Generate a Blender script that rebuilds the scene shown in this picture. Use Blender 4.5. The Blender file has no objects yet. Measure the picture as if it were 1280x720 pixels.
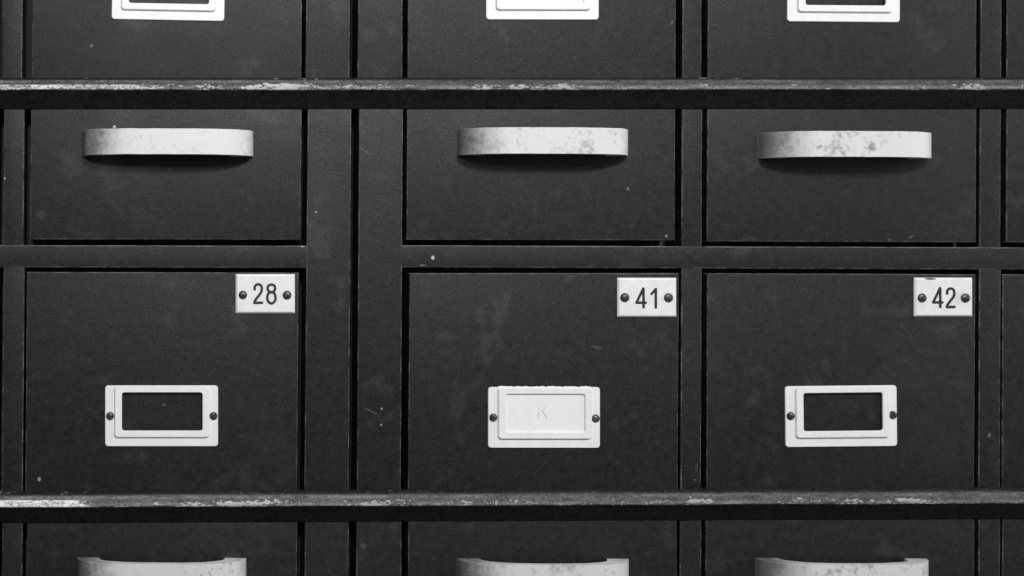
import bpy, bmesh, math, random
from mathutils import Vector, noise
S = bpy.context.scene
COL = S.collection
rnd = random.Random(7)
U = 0.0005                       # metres per photo pixel on the drawer plane
DP = 1405.0                      # camera distance in those units
CX, CY = 180.0, 319.0            # point of the photo straight in front of the lens

# ------------------------------------------------------------------ camera
def W(px, py, d=0.0):            # drawer-plane position, d = how far it stands out
    return Vector(((px - 640) * U, -d * U, (360 - py) * U))
cam = bpy.data.cameras.new('camera'); co = bpy.data.objects.new('camera', cam); COL.objects.link(co)
co.location = W(CX, CY, DP); co.rotation_euler = (math.radians(90), 0, 0)
cam.sensor_width = 36; cam.lens = 36 * DP / 1280.0
cam.shift_x = (640 - CX) / 1280.0; cam.shift_y = -(360 - CY) / 1280.0
cam.clip_start = 0.01; cam.clip_end = 50
S.camera = co
# ------------------------------------------------------------------ light
w = bpy.data.worlds.new('World'); S.world = w; w.use_nodes = True
w.node_tree.nodes['Background'].inputs[0].default_value = (1, 1, 1, 1)
w.node_tree.nodes['Background'].inputs[1].default_value = 0.16
def area(name, az, el, dist, size, power, target=Vector((0, 0, 0)), sy=None):
    L = bpy.data.lights.new(name, 'AREA'); L.energy = power; L.size = size; L.color = (1, 1, 1)
    if sy: L.shape = 'RECTANGLE'; L.size_y = sy
    o = bpy.data.objects.new(name, L); COL.objects.link(o)
    a, e = math.radians(az), math.radians(el)
    o.location = target + dist * Vector((math.sin(a) * math.cos(e), -math.cos(a) * math.cos(e), math.sin(e)))
    o.rotation_euler = (target - o.location).to_track_quat('-Z', 'Y').to_euler()
    return o
area('key_lamp', 13, 35, 1.5, 0.19, 17.3)
area('side_fill', 74, 16, 1.6, 1.2, 8)  # added fill from the right, lifts the right-facing handle ends
area('sheen_fill', -2, 29, 0.95, 0.16, 3.2, Vector((-0.26, 0, 0)))  # added fill that gives the left-hand panels more sheen
S.view_settings.view_transform = 'Standard'; S.view_settings.look = 'None'
S.view_settings.exposure = 0.0; S.view_settings.gamma = 1.0

# ------------------------------------------------------------------ materials
class NT:
    def __init__(s, name):
        s.m = bpy.data.materials.new(name); s.m.use_nodes = True
        s.t = s.m.node_tree; s.n = s.t.nodes; s.b = s.n['Principled BSDF']
        g = s.n.new('ShaderNodeNewGeometry'); s.pos = g.outputs['Position']; s.nrm = g.outputs['Normal']
    def link(s, a, b): s.t.links.new(a, b)
    def put(s, sock, v):
        if isinstance(v, (int, float)): sock.default_value = v
        else: s.link(v, sock)
    def math(s, op, a, b=0.0, c=None, clamp=False):
        n = s.n.new('ShaderNodeMath'); n.operation = op; n.use_clamp = clamp
        s.put(n.inputs[0], a); s.put(n.inputs[1], b)
        if c is not None: s.put(n.inputs[2], c)
        return n.outputs[0]
    def noise(s, scale, detail=4, rough=0.55, stretch=(1, 1, 1), off=(0, 0, 0), dist=0.0):
        m = s.n.new('ShaderNodeMapping'); m.inputs['Scale'].default_value = stretch; m.inputs['Location'].default_value = off
        s.link(s.pos, m.inputs[0])
        n = s.n.new('ShaderNodeTexNoise'); s.link(m.outputs[0], n.inputs['Vector'])
        n.inputs['Scale'].default_value = scale; n.inputs['Detail'].default_value = detail
        n.inputs['Roughness'].default_value = rough; n.inputs['Distortion'].default_value = dist
        return n.outputs['Fac']
    def ramp(s, v, a, b, lo=0.0, hi=1.0, smooth=True):
        n = s.n.new('ShaderNodeMapRange'); n.clamp = True
        if smooth: n.interpolation_type = 'SMOOTHSTEP'
        s.put(n.inputs[0], v); n.inputs[1].default_value = a; n.inputs[2].default_value = b
        n.inputs[3].default_value = lo; n.inputs[4].default_value = hi
        return n.outputs[0]
    def grey(s, v, sock):
        c = s.n.new('ShaderNodeCombineColor')
        for i in range(3): s.put(c.inputs[i], v)
        s.link(c.outputs[0], sock)
    def bump(s, h, dist, strength=1.0, normal=None):
        n = s.n.new('ShaderNodeBump'); n.inputs['Strength'].default_value = strength
        n.inputs['Distance'].default_value = dist; s.link(h, n.inputs['Height'])
        if normal: s.link(normal, n.inputs['Normal'])
        return n.outputs[0]
    def mix(s, f, a, b):              # a*(1-f)+b*f
        return s.math('ADD', s.math('MULTIPLY', a, s.math('SUBTRACT', 1.0, f)), s.math('MULTIPLY', b, f))
    def edge(s, r):                   # worn arris mask
        n = s.n.new('ShaderNodeBevel'); n.samples = 4; n.inputs['Radius'].default_value = r
        d = s.n.new('ShaderNodeVectorMath'); d.operation = 'DOT_PRODUCT'
        s.link(n.outputs[0], d.inputs[0]); s.link(s.nrm, d.inputs[1])
        return s.math('SUBTRACT', 1.0, d.outputs['Value'])
    def spot(s, px, py, rx, ry, rot=0.0):
        m = s.n.new('ShaderNodeMapping'); m.vector_type = 'TEXTURE'
        p = W(px, py); m.inputs['Location'].default_value = p
        m.inputs['Rotation'].default_value = (0, rot, 0)
        m.inputs['Scale'].default_value = (rx * U, 1000, ry * U)
        s.link(s.pos, m.inputs[0])
        l = s.n.new('ShaderNodeVectorMath'); l.operation = 'LENGTH'; s.link(m.outputs[0], l.inputs[0])
        return s.ramp(l.outputs['Value'], 0.55, 1.0, 1.0, 0.0)

SPOTS = [  # px, py, rx, ry, rot, albedo   (dried drips, chips and rubs seen on the paint)
 (541, 322, 2.6, 3.2, 0, .5), (528, 331.5, 5, 1.3, 0, .12), (51, 268, 8, 7, 0, .03), (114.5, 57, 3, 2.6, 0, .10),
 (205, 506, 2.6, 2.4, 0, .07), (477, 511, 1.8, 2.0, 0, .25), (476.5, 531, 1.6, 1.6, 0, .3), (464, 514, 12, 1.2, .42, .06),
 (745, 434, 9, 2.4, .2, .04), (49, 599, 2.6, 3.4, 0, .28), (833, 295, 2.4, 2.4, 0, .16), (785, 236, 2.4, 2.4, 0, .12),
 (1139, 296, 5, 1.2, -.6, .09), (1237, 544, 1.6, 3.6, 0, .16), (6, 223, 1.6, 1.4, 0, .4), (395, 265, 1.8, 1.4, 0, .3),
 (454, 682, 5, 4.0, .5, .05), (32.5, 305, 2.2, 1.6, 0, .5), (462, 45, 14, 10, 0, .016), (424, 8, 16, 9, 0, .022),
 (455, 188, 16, 1.0, .6, .05), (871, 585, 1.6, 7, .1, .04), (869, 600, 3, 1.4, 0, .06), (840, 28, 2, 3.5, .4, .06),
 (302, 490, 5, 3.6, 0, .006), (1112, 300, 3, 2.6, 0, .05), (378, 307.5, 3, 1.8, 0, .3)]
def paint(name, base, rough, wear):
    t = NT(name)
    big = t.noise(22, 3, .6); mid = t.noise(190, 5, .65); fine = t.noise(1150, 3, .7)
    scr = t.noise(60, 6, .7, (1, 1, 9), dist=.6)
    c = t.math('MULTIPLY', base, t.ramp(mid, .3, .75, .55, 1.7))
    c = t.math('MULTIPLY', c, t.ramp(fine, .3, .7, .6, 1.5))
    rub = t.ramp(t.math('MULTIPLY', t.noise(45, 7, .72), big), .30, .42, 0, 1)
    c = t.math('ADD', c, t.math('MULTIPLY', rub, .014))
    speck = t.ramp(t.noise(620, 2, .5, off=(3, 1, 2)), .735, .775)
    speck = t.math('MULTIPLY', speck, t.ramp(t.noise(70, 2, .5, off=(9, 2, 4)), .45, .65))
    c = t.mix(t.math('MULTIPLY', speck, .12), c, .3)
    e = t.ramp(t.edge(.0009), .006, .07)
    en = t.ramp(t.noise(90, 6, .7, (1, 1, 1), (5, 5, 5)), .42, .66, .10, 1.0)
    e = t.math('MULTIPLY', t.math('MULTIPLY', e, en), wear)
    c = t.mix(e, c, .22)
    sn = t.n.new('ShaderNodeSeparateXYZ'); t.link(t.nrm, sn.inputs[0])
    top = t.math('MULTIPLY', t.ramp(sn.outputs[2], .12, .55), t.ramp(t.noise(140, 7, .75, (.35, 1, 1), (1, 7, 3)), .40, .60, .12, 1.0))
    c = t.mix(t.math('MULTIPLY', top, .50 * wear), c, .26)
    smear = t.ramp(t.math('MULTIPLY', t.noise(38, 8, .8, (1, 1, 1.6), (11, 0, 4), .8), t.noise(9, 2, .5, off=(2, 8, 1))), .27, .40)
    c = t.math('ADD', c, t.math('MULTIPLY', smear, .006))
    for px, py, rx, ry, rot, al in SPOTS:
        nz = t.ramp(t.noise(1600, 2, .6, off=(px * .01, 0, 0)), .25, .55, .35, 1.0)
        c = t.mix(t.math('MULTIPLY', t.spot(px, py, rx, ry, rot), nz), c, al)
    t.grey(c, t.b.inputs['Base Color'])
    r = t.math('ADD', rough, t.math('MULTIPLY', t.math('SUBTRACT', mid, .5), .22))
    r = t.math('ADD', r, t.math('MULTIPLY', t.math('SUBTRACT', scr, .5), .12))
    r = t.math('SUBTRACT', r, t.math('MULTIPLY', t.math('SUBTRACT', big, .5), .30))
    t.put(t.b.inputs['Roughness'], r)
    t.put(t.b.inputs['Specular IOR Level'], t.ramp(t.math('ADD', t.math('MULTIPLY', fine, .6), t.math('MULTIPLY', t.noise(520, 4, .75, off=(2, 0, 0)), .4)), .32, .68, .20, .56, False))
    b1 = t.bump(t.noise(900, 4, .7), .00009, .8)
    b2 = t.bump(t.noise(60, 4, .6), .0005, .5, b1)
    t.link(b2, t.b.inputs['Normal'])
    return t.m
M_front = paint('drawer_paint', .0062, .55, .8)
M_frame = paint('frame_paint', .0058, .55, 1.0)

def ledge_mat():
    t = NT('worn_ledge_paint')
    a = t.n.new('ShaderNodeAttribute'); a.attribute_name = 'across'; v = a.outputs['Fac']
    x = t.n.new('ShaderNodeSeparateXYZ'); t.link(t.pos, x.inputs[0]); X = x.outputs[0]
    left = t.ramp(X, -.33, .05, 1.0, 0.0, False)            # hands have rubbed the left end barest
    n1 = t.noise(120, 9, .78, (.4, 1, 1.4), (0, 0, 0)); n2 = t.noise(700, 5, .75, (.45, 1, 1), (4, 0, 0)); n3 = t.noise(16, 3, .6, (1, 1, 3), (7, 0, 0))
    near = t.math('MULTIPLY', t.ramp(v, .45, .85), t.ramp(v, 1.06, 1.10, 1, 0))
    m = t.math('ADD', t.math('MULTIPLY', n1, .55), t.math('MULTIPLY', n2, .45))
    m = t.math('ADD', m, t.math('MULTIPLY', t.math('SUBTRACT', n3, .5), .45))
    m = t.math('ADD', m, t.math('ADD', t.math('MULTIPLY', left, .035), .022))
    m = t.math('ADD', m, t.math('MULTIPLY', near, .10))
    m = t.math('SUBTRACT', m, t.ramp(v, 1.02, 1.3, 0, .3))
    chip = t.ramp(m, .63, .67)
    dust = t.math('MULTIPLY', t.ramp(v, .22, .34), t.ramp(v, .98, 1.06, 1, 0))
    dustn = t.ramp(t.noise(300, 6, .75, (.4, 1, 1), (2, 2, 2)), .3, .7, .35, 1.4)
    base = t.math('MULTIPLY', .007, t.ramp(t.noise(300, 5, .7), .3, .7, .6, 1.5))
    c = t.math('ADD', base, t.math('MULTIPLY', t.math('MULTIPLY', dust, dustn), t.mix(left, .04, .055)))
    c = t.mix(t.math('MULTIPLY', chip, t.ramp(n2, .3, .6, .45, 1.0)), c, t.mix(left, .34, .60))
    rubn = t.math('ADD', t.math('MULTIPLY', t.noise(55, 8, .8, (.3, 1, 1), (5, 3, 0)), .6), t.math('MULTIPLY', n2, .4))
    lipm = t.math('MULTIPLY', t.math('MULTIPLY', t.ramp(v, .74, .9), t.ramp(v, 1.02, 1.08, 1, 0)), t.ramp(rubn, .42, .58, .10, 1))
    c = t.mix(t.math('MULTIPLY', lipm, .8), c, t.mix(left, .24, .34))
    backm = t.math('MULTIPLY', t.math('MULTIPLY', t.ramp(v, .28, .4), t.ramp(v, .5, .6, 1, 0)), t.ramp(rubn, .46, .6))
    c = t.mix(t.math('MULTIPLY', backm, .7), c, t.mix(left, .17, .26))
    # two long bare strips at the left end, as the photograph shows
    w1 = t.math('MULTIPLY', t.ramp(v, .56, .62), t.ramp(v, 1.03, 1.07, 1, 0))
    z = x.outputs[2]
    low = t.ramp(z, -.01, .0, 1, 0)
    wob = t.math('ADD', X, t.math('MULTIPLY', t.math('SUBTRACT', n1, .5), .10))
    strip = t.math('MULTIPLY', t.math('MULTIPLY', t.ramp(wob, -.272, -.262, 1, 0), w1), t.ramp(m, .50, .56))
    c = t.mix(t.math('MULTIPLY', strip, low), c, .72)
    hi = t.math('MULTIPLY', t.math('MULTIPLY', t.ramp(wob, -.235, -.22, 1, 0), t.math('MULTIPLY', t.ramp(v, .66, .74), t.ramp(v, .98, 1.03, 1, 0))), t.ramp(n2, .42, .5))
    c = t.mix(t.math('MULTIPLY', hi, t.math('SUBTRACT', 1.0, low)), c, .6)
    t.grey(c, t.b.inputs['Base Color'])
    t.put(t.b.inputs['Roughness'], t.mix(chip, .48, .6))
    g = t.noise(1100, 4, .8, (.6, 1, 1), (8, 0, 0))
    t.put(t.b.inputs['Specular IOR Level'], t.math('MULTIPLY', t.ramp(g, .36, .64, .1, .95, False), t.math('MULTIPLY', t.ramp(n1, .35, .6, .5, 1.2), t.ramp(v, 1.05, 1.2, 1, .25))))
    h = t.math('SUBTRACT', t.math('ADD', t.math('MULTIPLY', n2, .5), t.math('MULTIPLY', g, .4)), chip)
    t.link(t.bump(h, .0006, 1.0), t.b.inputs['Normal'])
    return t.m
M_ledge = ledge_mat()

def handle_mat():
    t = NT('zinc_handle')
    n1 = t.noise(75, 7, .68, off=(1, 0, 0)); n2 = t.noise(330, 5, .7, off=(3, 0, 0)); n3 = t.noise(26, 2, .5, off=(6, 0, 0))
    x = t.n.new('ShaderNodeSeparateXYZ'); t.link(t.pos, x.inputs[0])
    amt = t.ramp(x.outputs[0], -.18, .12, .25, 1.0)          # the left-hand pulls are cleaner than the right-hand ones
    d = t.math('ADD', t.math('MULTIPLY', n1, .6), t.math('MULTIPLY', n2, .4))
    blot = t.math('MULTIPLY', t.ramp(d, .50, .66), amt)
    c = t.mix(blot, .62, .25)
    spk = t.ramp(t.math('ADD', t.math('MULTIPLY', n2, .7), t.math('MULTIPLY', n3, .3)), .62, .66)
    c = t.mix(t.math('MULTIPLY', spk, .75), c, .12)
    # blotchy tarnish at both feet; on the left also painted shade of the turned-away end
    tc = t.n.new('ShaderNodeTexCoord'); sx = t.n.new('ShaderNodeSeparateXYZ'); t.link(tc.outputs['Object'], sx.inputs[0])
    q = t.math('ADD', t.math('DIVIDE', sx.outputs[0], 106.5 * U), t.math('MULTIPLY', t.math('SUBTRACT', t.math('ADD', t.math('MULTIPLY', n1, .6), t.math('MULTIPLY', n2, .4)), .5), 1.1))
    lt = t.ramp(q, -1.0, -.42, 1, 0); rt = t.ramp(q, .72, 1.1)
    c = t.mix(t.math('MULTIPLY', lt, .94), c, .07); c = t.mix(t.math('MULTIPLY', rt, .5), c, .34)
    e = t.ramp(t.edge(.0008), .02, .25)
    c = t.mix(t.math('MULTIPLY', e, .4), c, .85)
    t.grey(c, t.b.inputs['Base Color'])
    t.b.inputs['Metallic'].default_value = .05
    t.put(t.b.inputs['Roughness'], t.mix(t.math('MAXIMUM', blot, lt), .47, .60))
    t.link(t.bump(n2, .00022, .6), t.b.inputs['Normal'])
    return t.m
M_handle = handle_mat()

def simple(name, lo, hi, scale, rough, metal=0.0, bump=.0001, edgec=None, spots=()):
    t = NT(name)
    n = t.noise(scale, 5, .65)
    c = t.ramp(n, .3, .7, lo, hi)
    if edgec is not None:
        e = t.math('MULTIPLY', t.ramp(t.edge(.0006), .02, .2), t.ramp(t.noise(260, 5, .7), .5, .62))
        c = t.mix(e, c, edgec)
    for px, py, rx, ry, al in spots:
        nz = t.ramp(t.noise(1500, 3, .6, off=(px * .01, 0, 0)), .3, .5, .2, 1.0)
        c = t.mix(t.math('MULTIPLY', t.spot(px, py, rx, ry), nz), c, al)
    t.grey(c, t.b.inputs['Base Color']); t.b.inputs['Roughness'].default_value = rough
    t.b.inputs['Metallic'].default_value = metal
    t.link(t.bump(t.noise(scale * 3, 4, .6), bump, .6), t.b.inputs['Normal'])
    return t.m
M_enamel = simple('white_enamel', .67, .75, 160, .45, 0, .00006, .35,
                  [(1161, 348.6, 9, 1.8, .04), (1196, 372, 9, 10, .62), (1150, 380, 7, 12, .66), (783, 392, 10, 5, .68), (300, 385, 6, 8, .66)])
M_white = simple('white_frame_paint', .70, .76, 180, .5, 0, .00008, .5)
M_card = simple('card_paper', .72, .76, 300, .8, 0, .00008)
M_ink = simple('black_ink', .010, .016, 500, .5)
M_pencil = simple('pencil_grey', .28, .6, 2600, .8)
M_screw = simple('dark_screw_metal', .03, .12, 700, .36, .6, .0002, .4)
M_void = simple('cabinet_inside', .02, .03, 200, .8)

# ------------------------------------------------------------------ building helpers
def link(o, parent=None):
    COL.objects.link(o)
    if parent: o.parent = parent
    return o
def wloc(o):
    v = Vector((0, 0, 0))
    while o: v += o.location; o = o.parent
    return v
def obj(name, bm, mat, parent=None, origin=None, smooth=False):
    pw = wloc(parent) if parent else Vector((0, 0, 0))
    og = origin if origin is not None else pw
    for v in bm.verts: v.co -= og
    bmesh.ops.recalc_face_normals(bm, faces=bm.faces)
    me = bpy.data.meshes.new(name); bm.to_mesh(me); bm.free()
    me.materials.append(mat)
    if smooth:
        for p in me.polygons: p.use_smooth = True
        me.set_sharp_from_angle(angle=math.radians(32))
    o = bpy.data.objects.new(name, me); o.location = og - pw
    return link(o, parent)
def thing(name, loc, label, cat, group=None):
    o = bpy.data.objects.new(name, None); o.empty_display_size = .01; o.location = loc
    o['label'] = label; o['category'] = cat
    if group: o['group'] = group
    return link(o)
def slab(bm, quad, front, back, bev=1.4, wob=0.0):
    """board from four photo-plane corners (tl, tr, br, bl), front/back = stand-out in px"""
    f = [bm.verts.new(W(x, y, front)) for x, y in quad]
    b = [bm.verts.new(W(x, y, back)) for x, y in quad]
    ff = bm.faces.new(f); bm.faces.new(b[::-1])
    es = []
    for i in range(4): bm.faces.new((f[i], f[(i + 1) % 4], b[(i + 1) % 4], b[i]))
    for e in ff.edges: es.append(e)
    for i in range(4):
        es.append(bm.edges.get((f[i], b[i])))
    bmesh.ops.bevel(bm, geom=es, offset=bev * U, segments=3, profile=.6, affect='EDGES')
def lean(x): return .0095 if x < 460 else .0045
def quad(x0, x1, y0, y1):
    ym = (y0 + y1) / 2 if y1 - y0 < 320 else y0 + 160
    k0, k1 = lean(x0), lean(x1)
    return [(x0 + k0 * (ym - y0), y0), (x1 + k1 * (ym - y0), y0), (x1 + k1 * (ym - y1), y1), (x0 + k0 * (ym - y1), y1)]
def rrect(x0, x1, y0, y1, r, n=5, rot=0.0, c=None):
    pts = []
    for cx, cy, a0 in ((x1 - r, y0 + r, -90), (x1 - r, y1 - r, 0), (x0 + r, y1 - r, 90), (x0 + r, y0 + r, 180)):
        for i in range(n + 1):
            a = math.radians(a0 + 90 * i / n); pts.append((cx + r * math.cos(a), cy + r * math.sin(a)))
    if rot:
        s, k = math.sin(rot), math.cos(rot)
        pts = [(c[0] + (x - c[0]) * k - (y - c[1]) * s, c[1] + (x - c[0]) * s + (y - c[1]) * k) for x, y in pts]
    return pts
def rings(bm, rs, cap=False, capback=False):
    R = [[bm.verts.new(W(x, y, d)) for x, y in pts] for pts, d in rs]
    n = len(R[0])
    for a, b in zip(R, R[1:]):
        for i in range(n): bm.faces.new((a[i], a[(i + 1) % n], b[(i + 1) % n], b[i]))
    if cap: bm.faces.new(R[-1])
    if capback: bm.faces.new(R[0][::-1])

# ------------------------------------------------------------------ cabinet framework
cab = thing('cabinet', W(640, 960, -60), 'old black painted wooden cabinet framework holding all the drawers, with two chipped ledges', 'cabinet')
bm = bmesh.new(); slab(bm, [(-260, -300), (1640, -300), (1640, 960), (-260, 960)], -40, -60); obj('back_panel', bm, M_void, cab)
BACK = -39
FR = .6                                        # framework stands a hair off the drawer plane
def board(name, x0, x1, y0, y1, f=0.0, q=None):
    bm = bmesh.new(); slab(bm, q or quad(x0, x1, y0, y1), f, BACK, 1.5)
    return obj(name, bm, M_frame, cab, smooth=True)
# rows: A (upper numbered, cut by the photo), B (upper pulls), C (numbered), D (lower pulls, cut)
rowY = {'A': (-180, 103), 'B': (118, 299.5), 'C': (341, 618), 'D': (634, 812)}
for row, segs in {
    'A': [(5, 29.5), (384, 439), (449, 504), (854, 878), (1226.5, 1253)],
    'D': [(1.5, 27), (380, 435), (444.5, 501.5), (849.5, 876.5), (1223, 1250)]}.items():
    y0, y1 = (-290, 106) if row == 'A' else (632, 950)
    for x0, x1 in segs: board('stile', x0, x1, y0, y1, rnd.uniform(-.4, .4))
for q in ([(385, 108), (439.5, 108), (435.8, 626), (380.2, 626)], [(449, 108), (504, 108), (500.8, 626), (446, 626)]):
    board('stile', 0, 0, 0, 0, .3, q)
for x0, x1 in ((4.5, 30), (852.5, 878), (1225, 1251.5)):
    board('stile', x0, x1, 108, 311, rnd.uniform(-.45, -.25))
for x0, x1 in ((3, 29.5), (851.5, 877), (1224, 1251)):
    board('stile', x0, x1, 331, 626, rnd.uniform(-.45, -.25))
board('crosspiece', 0, 0, 0, 0, .1, [(-240, 306), (386, 307.2), (386, 335), (-240, 334)])
board('crosspiece', 0, 0, 0, 0, .2, [(500, 306.6), (1600, 310.5), (1600, 338.5), (500, 334.2)])
for x0, x1 in ((-240, -3),): 
    board('side_panel', x0, x1, -290, 103, -.5); board('side_panel', x0, x1, 112, 303.5, -.5)
    board('side_panel', x0, x1, 338, 620, -.5); board('side_panel', x0, x1, 632, 950, -.5)

def ledge(yl, yr, seed):
    """moulded ledge: sloping worn top, lip, deeply rounded underside; y = photo height of its back edge at left/right"""
    prof = [(-3, -3.2, 0), (1.5, -2.4, .08), (5.0, -.5, .2), (8, 2.2, .36), (10.6, 5.2, .55), (12.6, 8.6, .75), (13.8, 12, .93),
            (13.8, 13.4, 1.02), (12.6, 15, 1.12), (10.2, 19, 1.3), (7.4, 24, 1.5), (4.6, 29.5, 1.7), (1.4, 36, 1.85), (-3, 38.5, 2)]
    bm = bmesh.new(); lay = bm.verts.layers.float.new('across')
    xs = [-240 + i * 3.0 for i in range(int(1840 / 3) + 1)]
    rows = []
    for x in xs:
        y = yl + (yr - yl) * x / 1280.0
        r = []
        for j, (d, dy, v) in enumerate(prof):
            k = .9 if .5 < v < 1.25 else .25
            nz = noise.noise(Vector((x * .035, seed, j * .5))) * .7 + noise.noise(Vector((x * .16, seed + 5, j * .8))) * .55
            wv = noise.noise(Vector((x * .006, seed + 9, 0))) * .6
            vv = bm.verts.new(W(x, y + dy + wv + nz * k * .6, d + nz * k)); vv[lay] = v + nz * .03
            r.append(vv)
        rows.append(r)
    for a, b in zip(rows, rows[1:]):
        for j in range(len(prof) - 1): bm.faces.new((a[j], b[j], b[j + 1], a[j + 1]))
    for r in (rows[0], rows[-1]): bm.faces.new(r)
    return obj('ledge', bm, M_ledge, cab, smooth=True)
ledge(100, 99.5, 1.0)
ledge(617, 612, 4.0)

# ------------------------------------------------------------------ drawer parts
HPO = [(0, 0), (1.2, 5), (3.2, 10), (6.5, 14.5), (11, 18.6), (18, 22.8), (28, 26.6), (42, 29.6), (60, 31.3), (82, 32), (106.5, 32.2)]
HPI = [(27, 0), (27.2, 7), (29, 11), (35, 15), (46, 19), (62, 22.2), (82, 23.8), (106.5, 24.2)]
def handle(cx, yt, yb, parent, seed, hw=106.5):
    r = random.Random(seed)
    def full(h):
        a = [(x - 106.5, d) for x, d in h]
        return a + [(-x, d) for x, d in a[-2::-1]]
    def dense(p):
        out = []
        for (x0, d0), (x1, d1) in zip(p, p[1:]):
            for i in range(3):
                out.append((x0 + (x1 - x0) * i / 3, d0 + (d1 - d0) * i / 3))
        return out + [p[-1]]
    # smooth the polyline so that the bar curves
    def relax(p, k=2):
        for _ in range(k):
            p = [p[0]] + [((a[0] + 2 * b[0] + c[0]) / 4, (a[1] + 2 * b[1] + c[1]) / 4) for a, b, c in zip(p, p[1:], p[2:])] + [p[-1]]
        return p
    O = relax(dense(full(HPO))); I = relax(dense(full(HPI)), 1)
    loop = O + I[::-1]
    sx = hw / 106.5
    bm = bmesh.new()
    tops, bots = [], []
    for x, d in loop:
        j = noise.noise(Vector((x * .05, seed, 0))) * .5
        ti = (x / 106.5) * .4
        tops.append(bm.verts.new(W(cx + x * sx, yt + j + ti, d + j * .6)))
        bots.append(bm.verts.new(W(cx + x * sx, yb + j * .6 + ti, d + j * .6)))
    ft = bm.faces.new(tops); fb = bm.faces.new(bots[::-1])
    n = len(loop)
    for i in range(n): bm.faces.new((tops[i], bots[i], bots[(i + 1) % n], tops[(i + 1) % n]))
    es = list(set(list(ft.edges) + list(fb.edges)))
    bmesh.ops.bevel(bm, geom=es, offset=1.0 * U, segments=2, profile=.6, affect='EDGES')
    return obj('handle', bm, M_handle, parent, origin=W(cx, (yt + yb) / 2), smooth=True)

def front(x0, x1, y0, y1, parent, f=0.0, q=None):
    bm = bmesh.new(); slab(bm, q or quad(x0, x1, y0, y1), f, -38.5, 1.3)
    return obj('front_panel', bm, M_front, parent, smooth=True)

def dome(cx, cy, r, h, base, slot=None, bend=0.0):
    """round screw or pin head; slot = angle of a cut across it"""
    bm = bmesh.new()
    N, K = 20, 6
    prev = None
    ring0 = []
    for k in range(K):
        a = k / K * math.pi / 2
        rr, hh = r * math.cos(a), h * math.sin(a)
        ring = []
        for i in range(N):
            t = 2 * math.pi * i / N
            x, y = rr * math.cos(t), rr * math.sin(t)
            dd = hh
            if slot is not None:
                s = x * -math.sin(slot) + y * math.cos(slot)
                if abs(s) < r * .17: dd = min(dd, h * .45)
            ring.append(bm.verts.new(W(cx + x, cy + y, base + dd)))
        if prev:
            for i in range(N): bm.faces.new((prev[i], prev[(i + 1) % N], ring[(i + 1) % N], ring[i]))
        else: ring0 = ring
        prev = ring
    top = bm.verts.new(W(cx, cy, base + (h * .45 if slot is not None else h)))
    for i in range(N): bm.faces.new((prev[i], prev[(i + 1) % N], top))
    skirt = [bm.verts.new(W(cx + r * .98 * math.cos(2 * math.pi * i / N), cy + r * .98 * math.sin(2 * math.pi * i / N), base - .8)) for i in range(N)]
    for i in range(N): bm.faces.new((skirt[i], skirt[(i + 1) % N], ring0[(i + 1) % N], ring0[i]))
    return bm
def slotted(cx, cy, r, h, base, ang, parent):
    """slotted head built as two half domes above a low disc"""
    bm = bmesh.new()
    N = 14
    g = r * .27
    for sgn in (1, -1):
        rows = []
        for k in range(6):
            a = k / 5 * math.pi / 2
            row = []
            for i in range(N + 1):
                t = math.pi * i / N
                x, y = r * math.cos(a) * math.cos(t), max(g, r * math.cos(a) * math.sin(t))
                if k == 5: x = r * math.cos(math.pi / 2 * .94) * math.cos(t); y = g
                hh = h * math.sin(a)
                y *= sgn
                X = x * math.cos(ang) - y * math.sin(ang); Y = x * math.sin(ang) + y * math.cos(ang)
                row.append(bm.verts.new(W(cx + X, cy + Y, base + hh)))
            rows.append(row)
        for a, b in zip(rows, rows[1:]):
            for i in range(N): bm.faces.new((a[i], a[i + 1], b[i + 1], b[i]))
        # slot wall
        bm.faces.new([r_[0] for r_ in rows] + [r_[-1] for r_ in rows[::-1]])
    rings(bm, [(rrect(cx - r, cx + r, cy - r, cy + r, r, 4), base - .8), (rrect(cx - r, cx + r, cy - r, cy + r, r, 4), base + .2),
               (rrect(cx - r * .9, cx + r * .9, cy - r * .9, cy + r * .9, r * .9, 4), base + h * .4)], cap=True)
    bmesh.ops.remove_doubles(bm, verts=bm.verts, dist=1e-7)
    return obj('screw', bm, M_screw, parent, origin=W(cx, cy, base), smooth=True)

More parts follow.
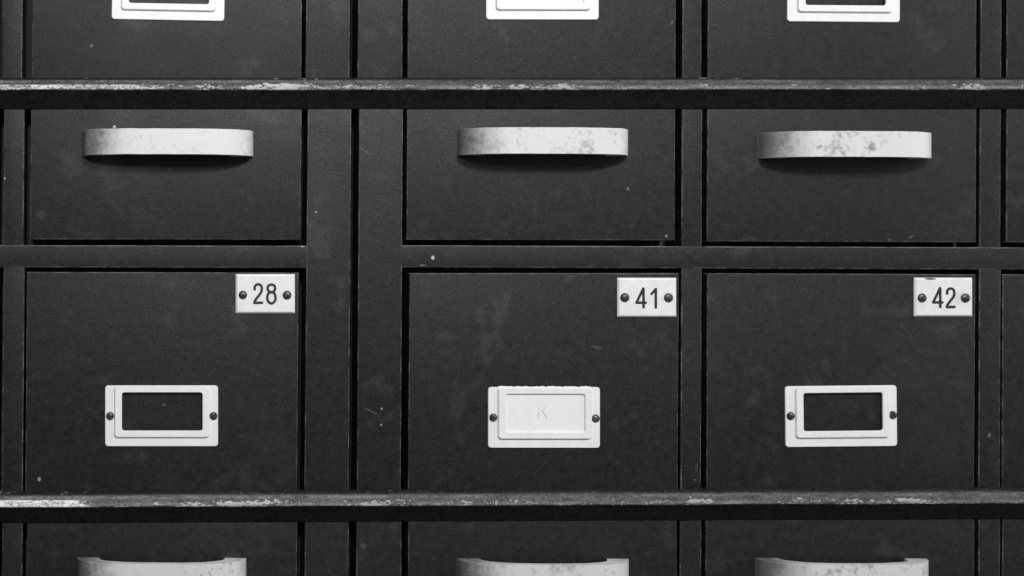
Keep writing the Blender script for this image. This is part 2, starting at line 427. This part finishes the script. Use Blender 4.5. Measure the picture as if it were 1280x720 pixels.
def label_frame(x0, y0, parent, rot=0.0, screws=True, w=140.5, h=76, slots=(.6, -.9), dy=(0, 0)):
    x0 -= (x0 + w / 2 - CX) * 2.6 / DP; y0 -= (y0 + h / 2 - CY) * 2.6 / DP
    x1, y1 = x0 + w, y0 + h
    c = ((x0 + x1) / 2, (y0 + y1) / 2)
    R = lambda a, b, cc, d, r: rrect(a, b, cc, d, r, 5, rot, c)
    px0, px1, py1 = x0 + 11.5, x1 - 10.5, y1 - 11
    bm = bmesh.new()
    rings(bm, [(R(x0, x1, y0, y1, 4), .2), (R(x0, x1, y0, y1, 4), 1.5), (R(x0 + .6, x1 - .6, y0 + .6, y1 - .6, 3.6), 2.1),
               (R(px0, px1, y0 + .9, py1, 4.5), 2.1), (R(px0 + .3, px1 - .3, y0 + 1.1, py1 - .4, 4.2), 3.6),
               (R(px0 + .9, px1 - .9, y0 + 1.3, py1 - 1.0, 3.9), 4.9), (R(px0 + 1.6, px1 - 1.6, y0 + 1.7, py1 - 1.7, 3.6), 5.2),
               (R(x0 + 20.4, x1 - 18.9, y0 + 7.8, y1 - 19.4, 3.4), 5.2), (R(x0 + 21, x1 - 19.5, y0 + 8.4, y1 - 20, 3), 4.7),
               (R(x0 + 21, x1 - 19.5, y0 + 8.4, y1 - 20, 3), 2.9), (R(x0 + 17, x1 - 15, y0 + 5, y1 - 16, 3), 2.9)])
    o = obj('label_frame', bm, M_white, parent, origin=W(*c))
    s_, k_ = math.sin(rot), math.cos(rot)
    for i, (sx, sy) in enumerate(((x0 + 6.2, y0 + 38 + dy[0]), (x1 - 5.6, y0 + 38 + dy[1]))):
        slotted(c[0] + (sx - c[0]) * k_ - (sy - c[1]) * s_, c[1] + (sx - c[0]) * s_ + (sy - c[1]) * k_, 5.1, 3.4, 2.1, slots[i], o)
    return o

def stroke(bm, pts, wd, d, closed=False, n=8, lift=.35):
    """a painted line: a thin raised ribbon with round ends and joins"""
    def put(poly):
        f = [bm.verts.new(W(x, y, d + lift)) for x, y in poly]; b = [bm.verts.new(W(x, y, d - .4)) for x, y in poly]
        bm.faces.new(f)
        for i in range(len(f)): bm.faces.new((f[i], f[(i + 1) % len(f)], b[(i + 1) % len(f)], b[i]))
    if closed: pts = pts + [pts[0]]
    # catmull smooth outline: offset polygon
    L, Rr = [], []
    for i, p in enumerate(pts):
        a = pts[max(0, i - 1)] if not (closed and i == 0) else pts[-2]
        b = pts[min(len(pts) - 1, i + 1)] if not (closed and i == len(pts) - 1) else pts[1]
        tx, ty = b[0] - a[0], b[1] - a[1]; l = math.hypot(tx, ty) or 1
        nx, ny = -ty / l * wd / 2, tx / l * wd / 2
        L.append((p[0] + nx, p[1] + ny)); Rr.append((p[0] - nx, p[1] - ny))
    if closed:
        for i in range(len(pts) - 1): put([L[i], L[i + 1], Rr[i + 1], Rr[i]])
    else:
        def cap(p, a0):
            return [(p[0] + wd / 2 * math.cos(a0 + math.pi * k / n), p[1] + wd / 2 * math.sin(a0 + math.pi * k / n)) for k in range(1, n)]
        e = pts[-1]; q = pts[-2]; a1 = math.atan2(e[1] - q[1], e[0] - q[0])
        s = pts[0]; q = pts[1]; a2 = math.atan2(q[1] - s[1], q[0] - s[0])
        put([*Rr, *cap(e, a1 - math.pi / 2), *L[::-1], *cap(s, a2 + math.pi / 2)])
def catmull(p, k=5):
    out = []
    for i in range(len(p) - 1):
        p0, p1, p2, p3 = p[max(0, i - 1)], p[i], p[i + 1], p[min(len(p) - 1, i + 2)]
        for j in range(k):
            t = j / k
            out.append(tuple(.5 * (2 * p1[m] + (p2[m] - p0[m]) * t + (2 * p0[m] - 5 * p1[m] + 4 * p2[m] - p3[m]) * t * t
                                   + (3 * p1[m] - p0[m] - 3 * p2[m] + p3[m]) * t ** 3) for m in (0, 1)))
    return out + [p[-1]]
def digit(ch, x, y, parent, d, wd=3.15):
    """x, y = photo position of the digit's top left; the digits are 25 px high"""
    P = lambda *a: [(x + u, y + v) for u, v in a]
    lines = {
     '2': [(catmull(P((1.4, 7.2), (1.5, 4.0), (3.4, 1.5), (6.0, .9), (8.8, 2.0), (10.2, 5.0), (10.0, 9.0), (8.4, 12.6), (5.2, 16.6), (1.9, 21.2), (1.1, 24.0))), False), (P((1.1, 24), (10.6, 23.8)), False)],
     '8': [(catmull(P((5.4, .9), (9.0, 2.2), (10.1, 5.5), (8.9, 9.0), (5.4, 10.4), (1.9, 9.0), (.8, 5.5), (1.9, 2.2), (5.4, .9)))[:-1], True),
           (catmull(P((5.4, 10.4), (9.1, 12.0), (10.4, 16.0), (10.0, 21.2), (5.4, 24.6), (.9, 21.2), (.5, 16.0), (1.7, 12.0), (5.4, 10.4)))[:-1], True)],
     '4': [(P((9.6, 1.0), (1.2, 18.6)), False), (P((1.2, 18.6), (12.6, 18.6)), False), (P((9.8, 1.0), (10.0, 24.2)), False)],
     '1': [(P((1.2, 7.2), (6.2, 1.6)), False), (P((6.4, 1.2), (6.4, 24.2)), False)]}[ch]
    bm = bmesh.new()
    for i, (pts, cl) in enumerate(lines): stroke(bm, pts, wd, d, cl, lift=.3 + .05 * i)
    return obj('numeral', bm, M_ink, parent, origin=W(x + 5.5, y + 12.5, d))
def number_plate(x0, x1, y0, y1, parent, digits, pins):
    ox = -((x0 + x1) / 2 - CX) * 3.2 / DP
    x0 += ox * .5; x1 += ox * .5; digits = [(c, x + ox, y) for c, x, y in digits]; pins = [(x + ox * 1.3, y, q) for x, y, q in pins]
    bm = bmesh.new(); b = 2.6
    s = lambda i: rrect(x0 + i, x1 - i, y0 + i, y1 - i, max(.5, .9 - i * .1), 2)
    rings(bm, [(s(0), .1), (s(0), 1.2), (s(.6), 1.9), (s(b * .6), 2.9), (s(b), 3.3)], cap=True)
    o = obj('number_plate', bm, M_enamel, parent, origin=W((x0 + x1) / 2, (y0 + y1) / 2))
    for ch, x, y in digits: digit(ch, x, y, o, 3.3)
    for x, y, r in pins:
        obj('screw', dome(x, y, r, 3.4, 3.3), M_screw, o, origin=W(x, y, 3.3), smooth=True)
    return o

def drawer(row, cx, yb, label, group):
    return thing('drawer', W(cx, yb, -24), label, 'drawer', group)
GP, GN = 'drawers with a metal pull', 'drawers with a white label frame'
# --- row A (cut by the top of the photo)
A = [(41, 378, 'top left drawer cut by the photo edge, with an empty white label frame', (140.3, -51.2, .018), 'e'),
     (510, 845, 'top middle drawer cut by the photo edge, its label frame filled with a card', (608.2, -51.8, .002), 'c'),
     (885, 1221, 'top drawer of the third column, cut by the photo edge, with empty label frame', (985, -49, .008), 'e'),
     (1259, 1596, 'sliver of a plain black drawer in the top right corner', None, '')]
for x0, x1, lab, fr, k in A:
    t = drawer('A', (x0 + x1) / 2, 103, lab, GN)
    front(x0, x1, -176, 104, t, rnd.uniform(-.3, .3))
    if fr: label_frame(fr[0], fr[1], t, fr[2])
# --- row C
C = [(None, [(33.5, 340), (373.5, 340.8), (371.3, 620), (31.5, 620)],
      'black drawer carrying the white number plate 28 and an empty white label frame'),
     (None, [(512, 341.5), (848.8, 341.5), (847.3, 620), (510, 620)],
      'black drawer with number plate 41, its label frame filled by a white card'),
     (None, [(884, 341.5), (1219.5, 343), (1217.5, 618), (883, 619)],
      'black drawer with number plate 42 and an empty label frame'),
     (None, [(1253.5, 343), (1592, 345), (1590, 618), (1252.5, 619)],
      'sliver of a black drawer at the right edge beside the number plate 42')]
cd = []
for _, q, lab in C:
    t = drawer('C', (q[2][0] + q[3][0]) / 2, 620, lab, GN)
    front(0, 0, 0, 0, t, rnd.uniform(-.3, .3), q); cd.append(t)
number_plate(294.6, 368.6, 342.6, 391.6, cd[0], [('2', 317, 354.4), ('8', 333.8, 354.6)], [(303.8, 368.5, 5.4), (358.9, 368.8, 5.6)])
number_plate(771.8, 845.4, 347.2, 396.2, cd[1], [('4', 794.4, 359.6), ('1', 813.2, 360)], [(781.4, 371.8, 5.8), (835.9, 372.0, 5.8)])
number_plate(1142.7, 1215.4, 347, 395.6, cd[2], [('4', 1165.2, 359.2), ('2', 1182.4, 359.6)], [(1153.2, 372.2, 5.7), (1207.2, 372.4, 5.8)])
label_frame(131.5, 482, cd[0], .0, slots=(.55, -.95), dy=(0, 0), w=141)
label_frame(610.6, 484, cd[1], .001, slots=(.7, -.5), dy=(0, 1), w=139.6)
label_frame(982.4, 482.4, cd[2], -.010, slots=(.3, 1.1), dy=(-1, -1), w=139.2)
# --- rows B and D
B = [(38, 376.5, 210.5, 161.6, 193.6, 'black drawer with a clean bright pull, above the number 28'),
     (508.5, 844, 678, 160.2, 193, 'black drawer with a blotched metal pull, above the number 41'),
     (884, 1220.5, 1054.5, 164.8, 196.8, 'black drawer with the most stained metal pull, above the number 42'),
     (1258, 1594, 1430, 165, 197, 'sliver of black drawer at right edge, level with the upper row of pulls')]
for i, (x0, x1, hc, yt, yb, lab) in enumerate(B):
    t = drawer('B', (x0 + x1) / 2, 301, lab, GP)
    b = (299.2, 299.8, 302, 303)[i]; b2 = (299.8, 300.6, 303, 304)[i]
    q = quad(x0, x1, 118, b); q[2] = (q[2][0], b2)
    front(0, 0, 0, 0, t, rnd.uniform(-.3, .3), q)
    wall = hc - .5
    handle(wall, yt + 2.6, yb + 1.8, t, 3 + i)
D = [(33, 371, 202, 'bottom left black drawer, straight below the number 28, its pull half out of frame'),
     (510, 846, 676.5, 'bottom middle black drawer, below the white card and number 41, pull cut off'),
     (882, 1218, 1049.5, 'third bottom row black drawer, below the empty frame of number 42, pull cut off'),
     (1253, 1590, 1425, 'sliver of a black drawer in the bottom right corner of the photo')]
for i, (x0, x1, hc, lab) in enumerate(D):
    t = drawer('D', (x0 + x1) / 2, 812, lab, GP)
    front(x0, x1, 632, 812, t, rnd.uniform(-.3, .3))
    handle(hc + (0, 1.2, .9, 1)[i], (696.6, 697.8, 697.4, 698)[i], (696.6, 697.8, 697.4, 698)[i] + 33, t, 9 + i, (105.8, 107.2, 106.6, 106.5)[i])
for x0, x1 in ((33, 371), (510, 846), (882, 1218), (1253, 1590)):
    board('crosspiece', x0 - 5, x1 + 5, 818, 846, .1)

# --- the two paper cards
def card(x0, x1, y0, y1, label, seed, k=False):
    ox = -((x0 + x1) / 2 - CX) * 2.6 / DP; x0 += ox; x1 += ox
    bm = bmesh.new(); N = 40
    top = [(x0 + (x1 - x0) * i / N, y0 + rnd.uniform(-.5, .5) + (.6 if i % 7 == 0 else 0)) for i in range(N + 1)]
    pts = top + [(x1, y1), (x0, y1)]
    f = [bm.verts.new(W(x, y, 2.75)) for x, y in pts]; b = [bm.verts.new(W(x, y, 2.25)) for x, y in pts]
    bm.faces.new(f); bm.faces.new(b[::-1])
    for i in range(len(f)): bm.faces.new((f[i], f[(i + 1) % len(f)], b[(i + 1) % len(f)], b[i]))
    if not k:
        o = obj('label_card', bm, M_card, None, origin=W((x0 + x1) / 2, y1, 2.5)); o['label'] = label; o['category'] = 'card'; return
    t = thing('label_card', W((x0 + x1) / 2, y1, 2.5), label, 'card')
    obj('paper', bm, M_card, t)
    bm = bmesh.new()
    for pts, wd in (([(673.6, 508), (673.2, 512)], .8), ([(673.3, 514), (673.4, 521.5)], .9), ([(677.2, 514.5), (682.2, 508.4)], .55),
                    ([(677.8, 514), (680.2, 517), (683, 522)], 1.2)):
        stroke(bm, [(a + ox, b) for a, b in pts], wd, 2.75, lift=.08)
    obj('handwriting', bm, M_pencil, t)
card(622, 738, 482.6, 542, 'white paper card with a faint pencilled K, in the label frame below number 41', 1, True)
card(620.5, 736.5, -53, 6, 'blank white card in the label frame at the top middle of the photo', 2)

# --- small loose bits seen on the metal
bm = bmesh.new(); bmesh.ops.create_icosphere(bm, subdivisions=2, radius=2.2 * U, matrix=__import__('mathutils').Matrix.Translation(W(143.5, 162, 27)))
for v in bm.verts: v.co += Vector((0, 0, 1)) * U * .8 * noise.noise(v.co * 900)
o = obj('paint_crumb', bm, M_handle, [c for c in bpy.data.objects if c.name == 'handle'][0], smooth=True)
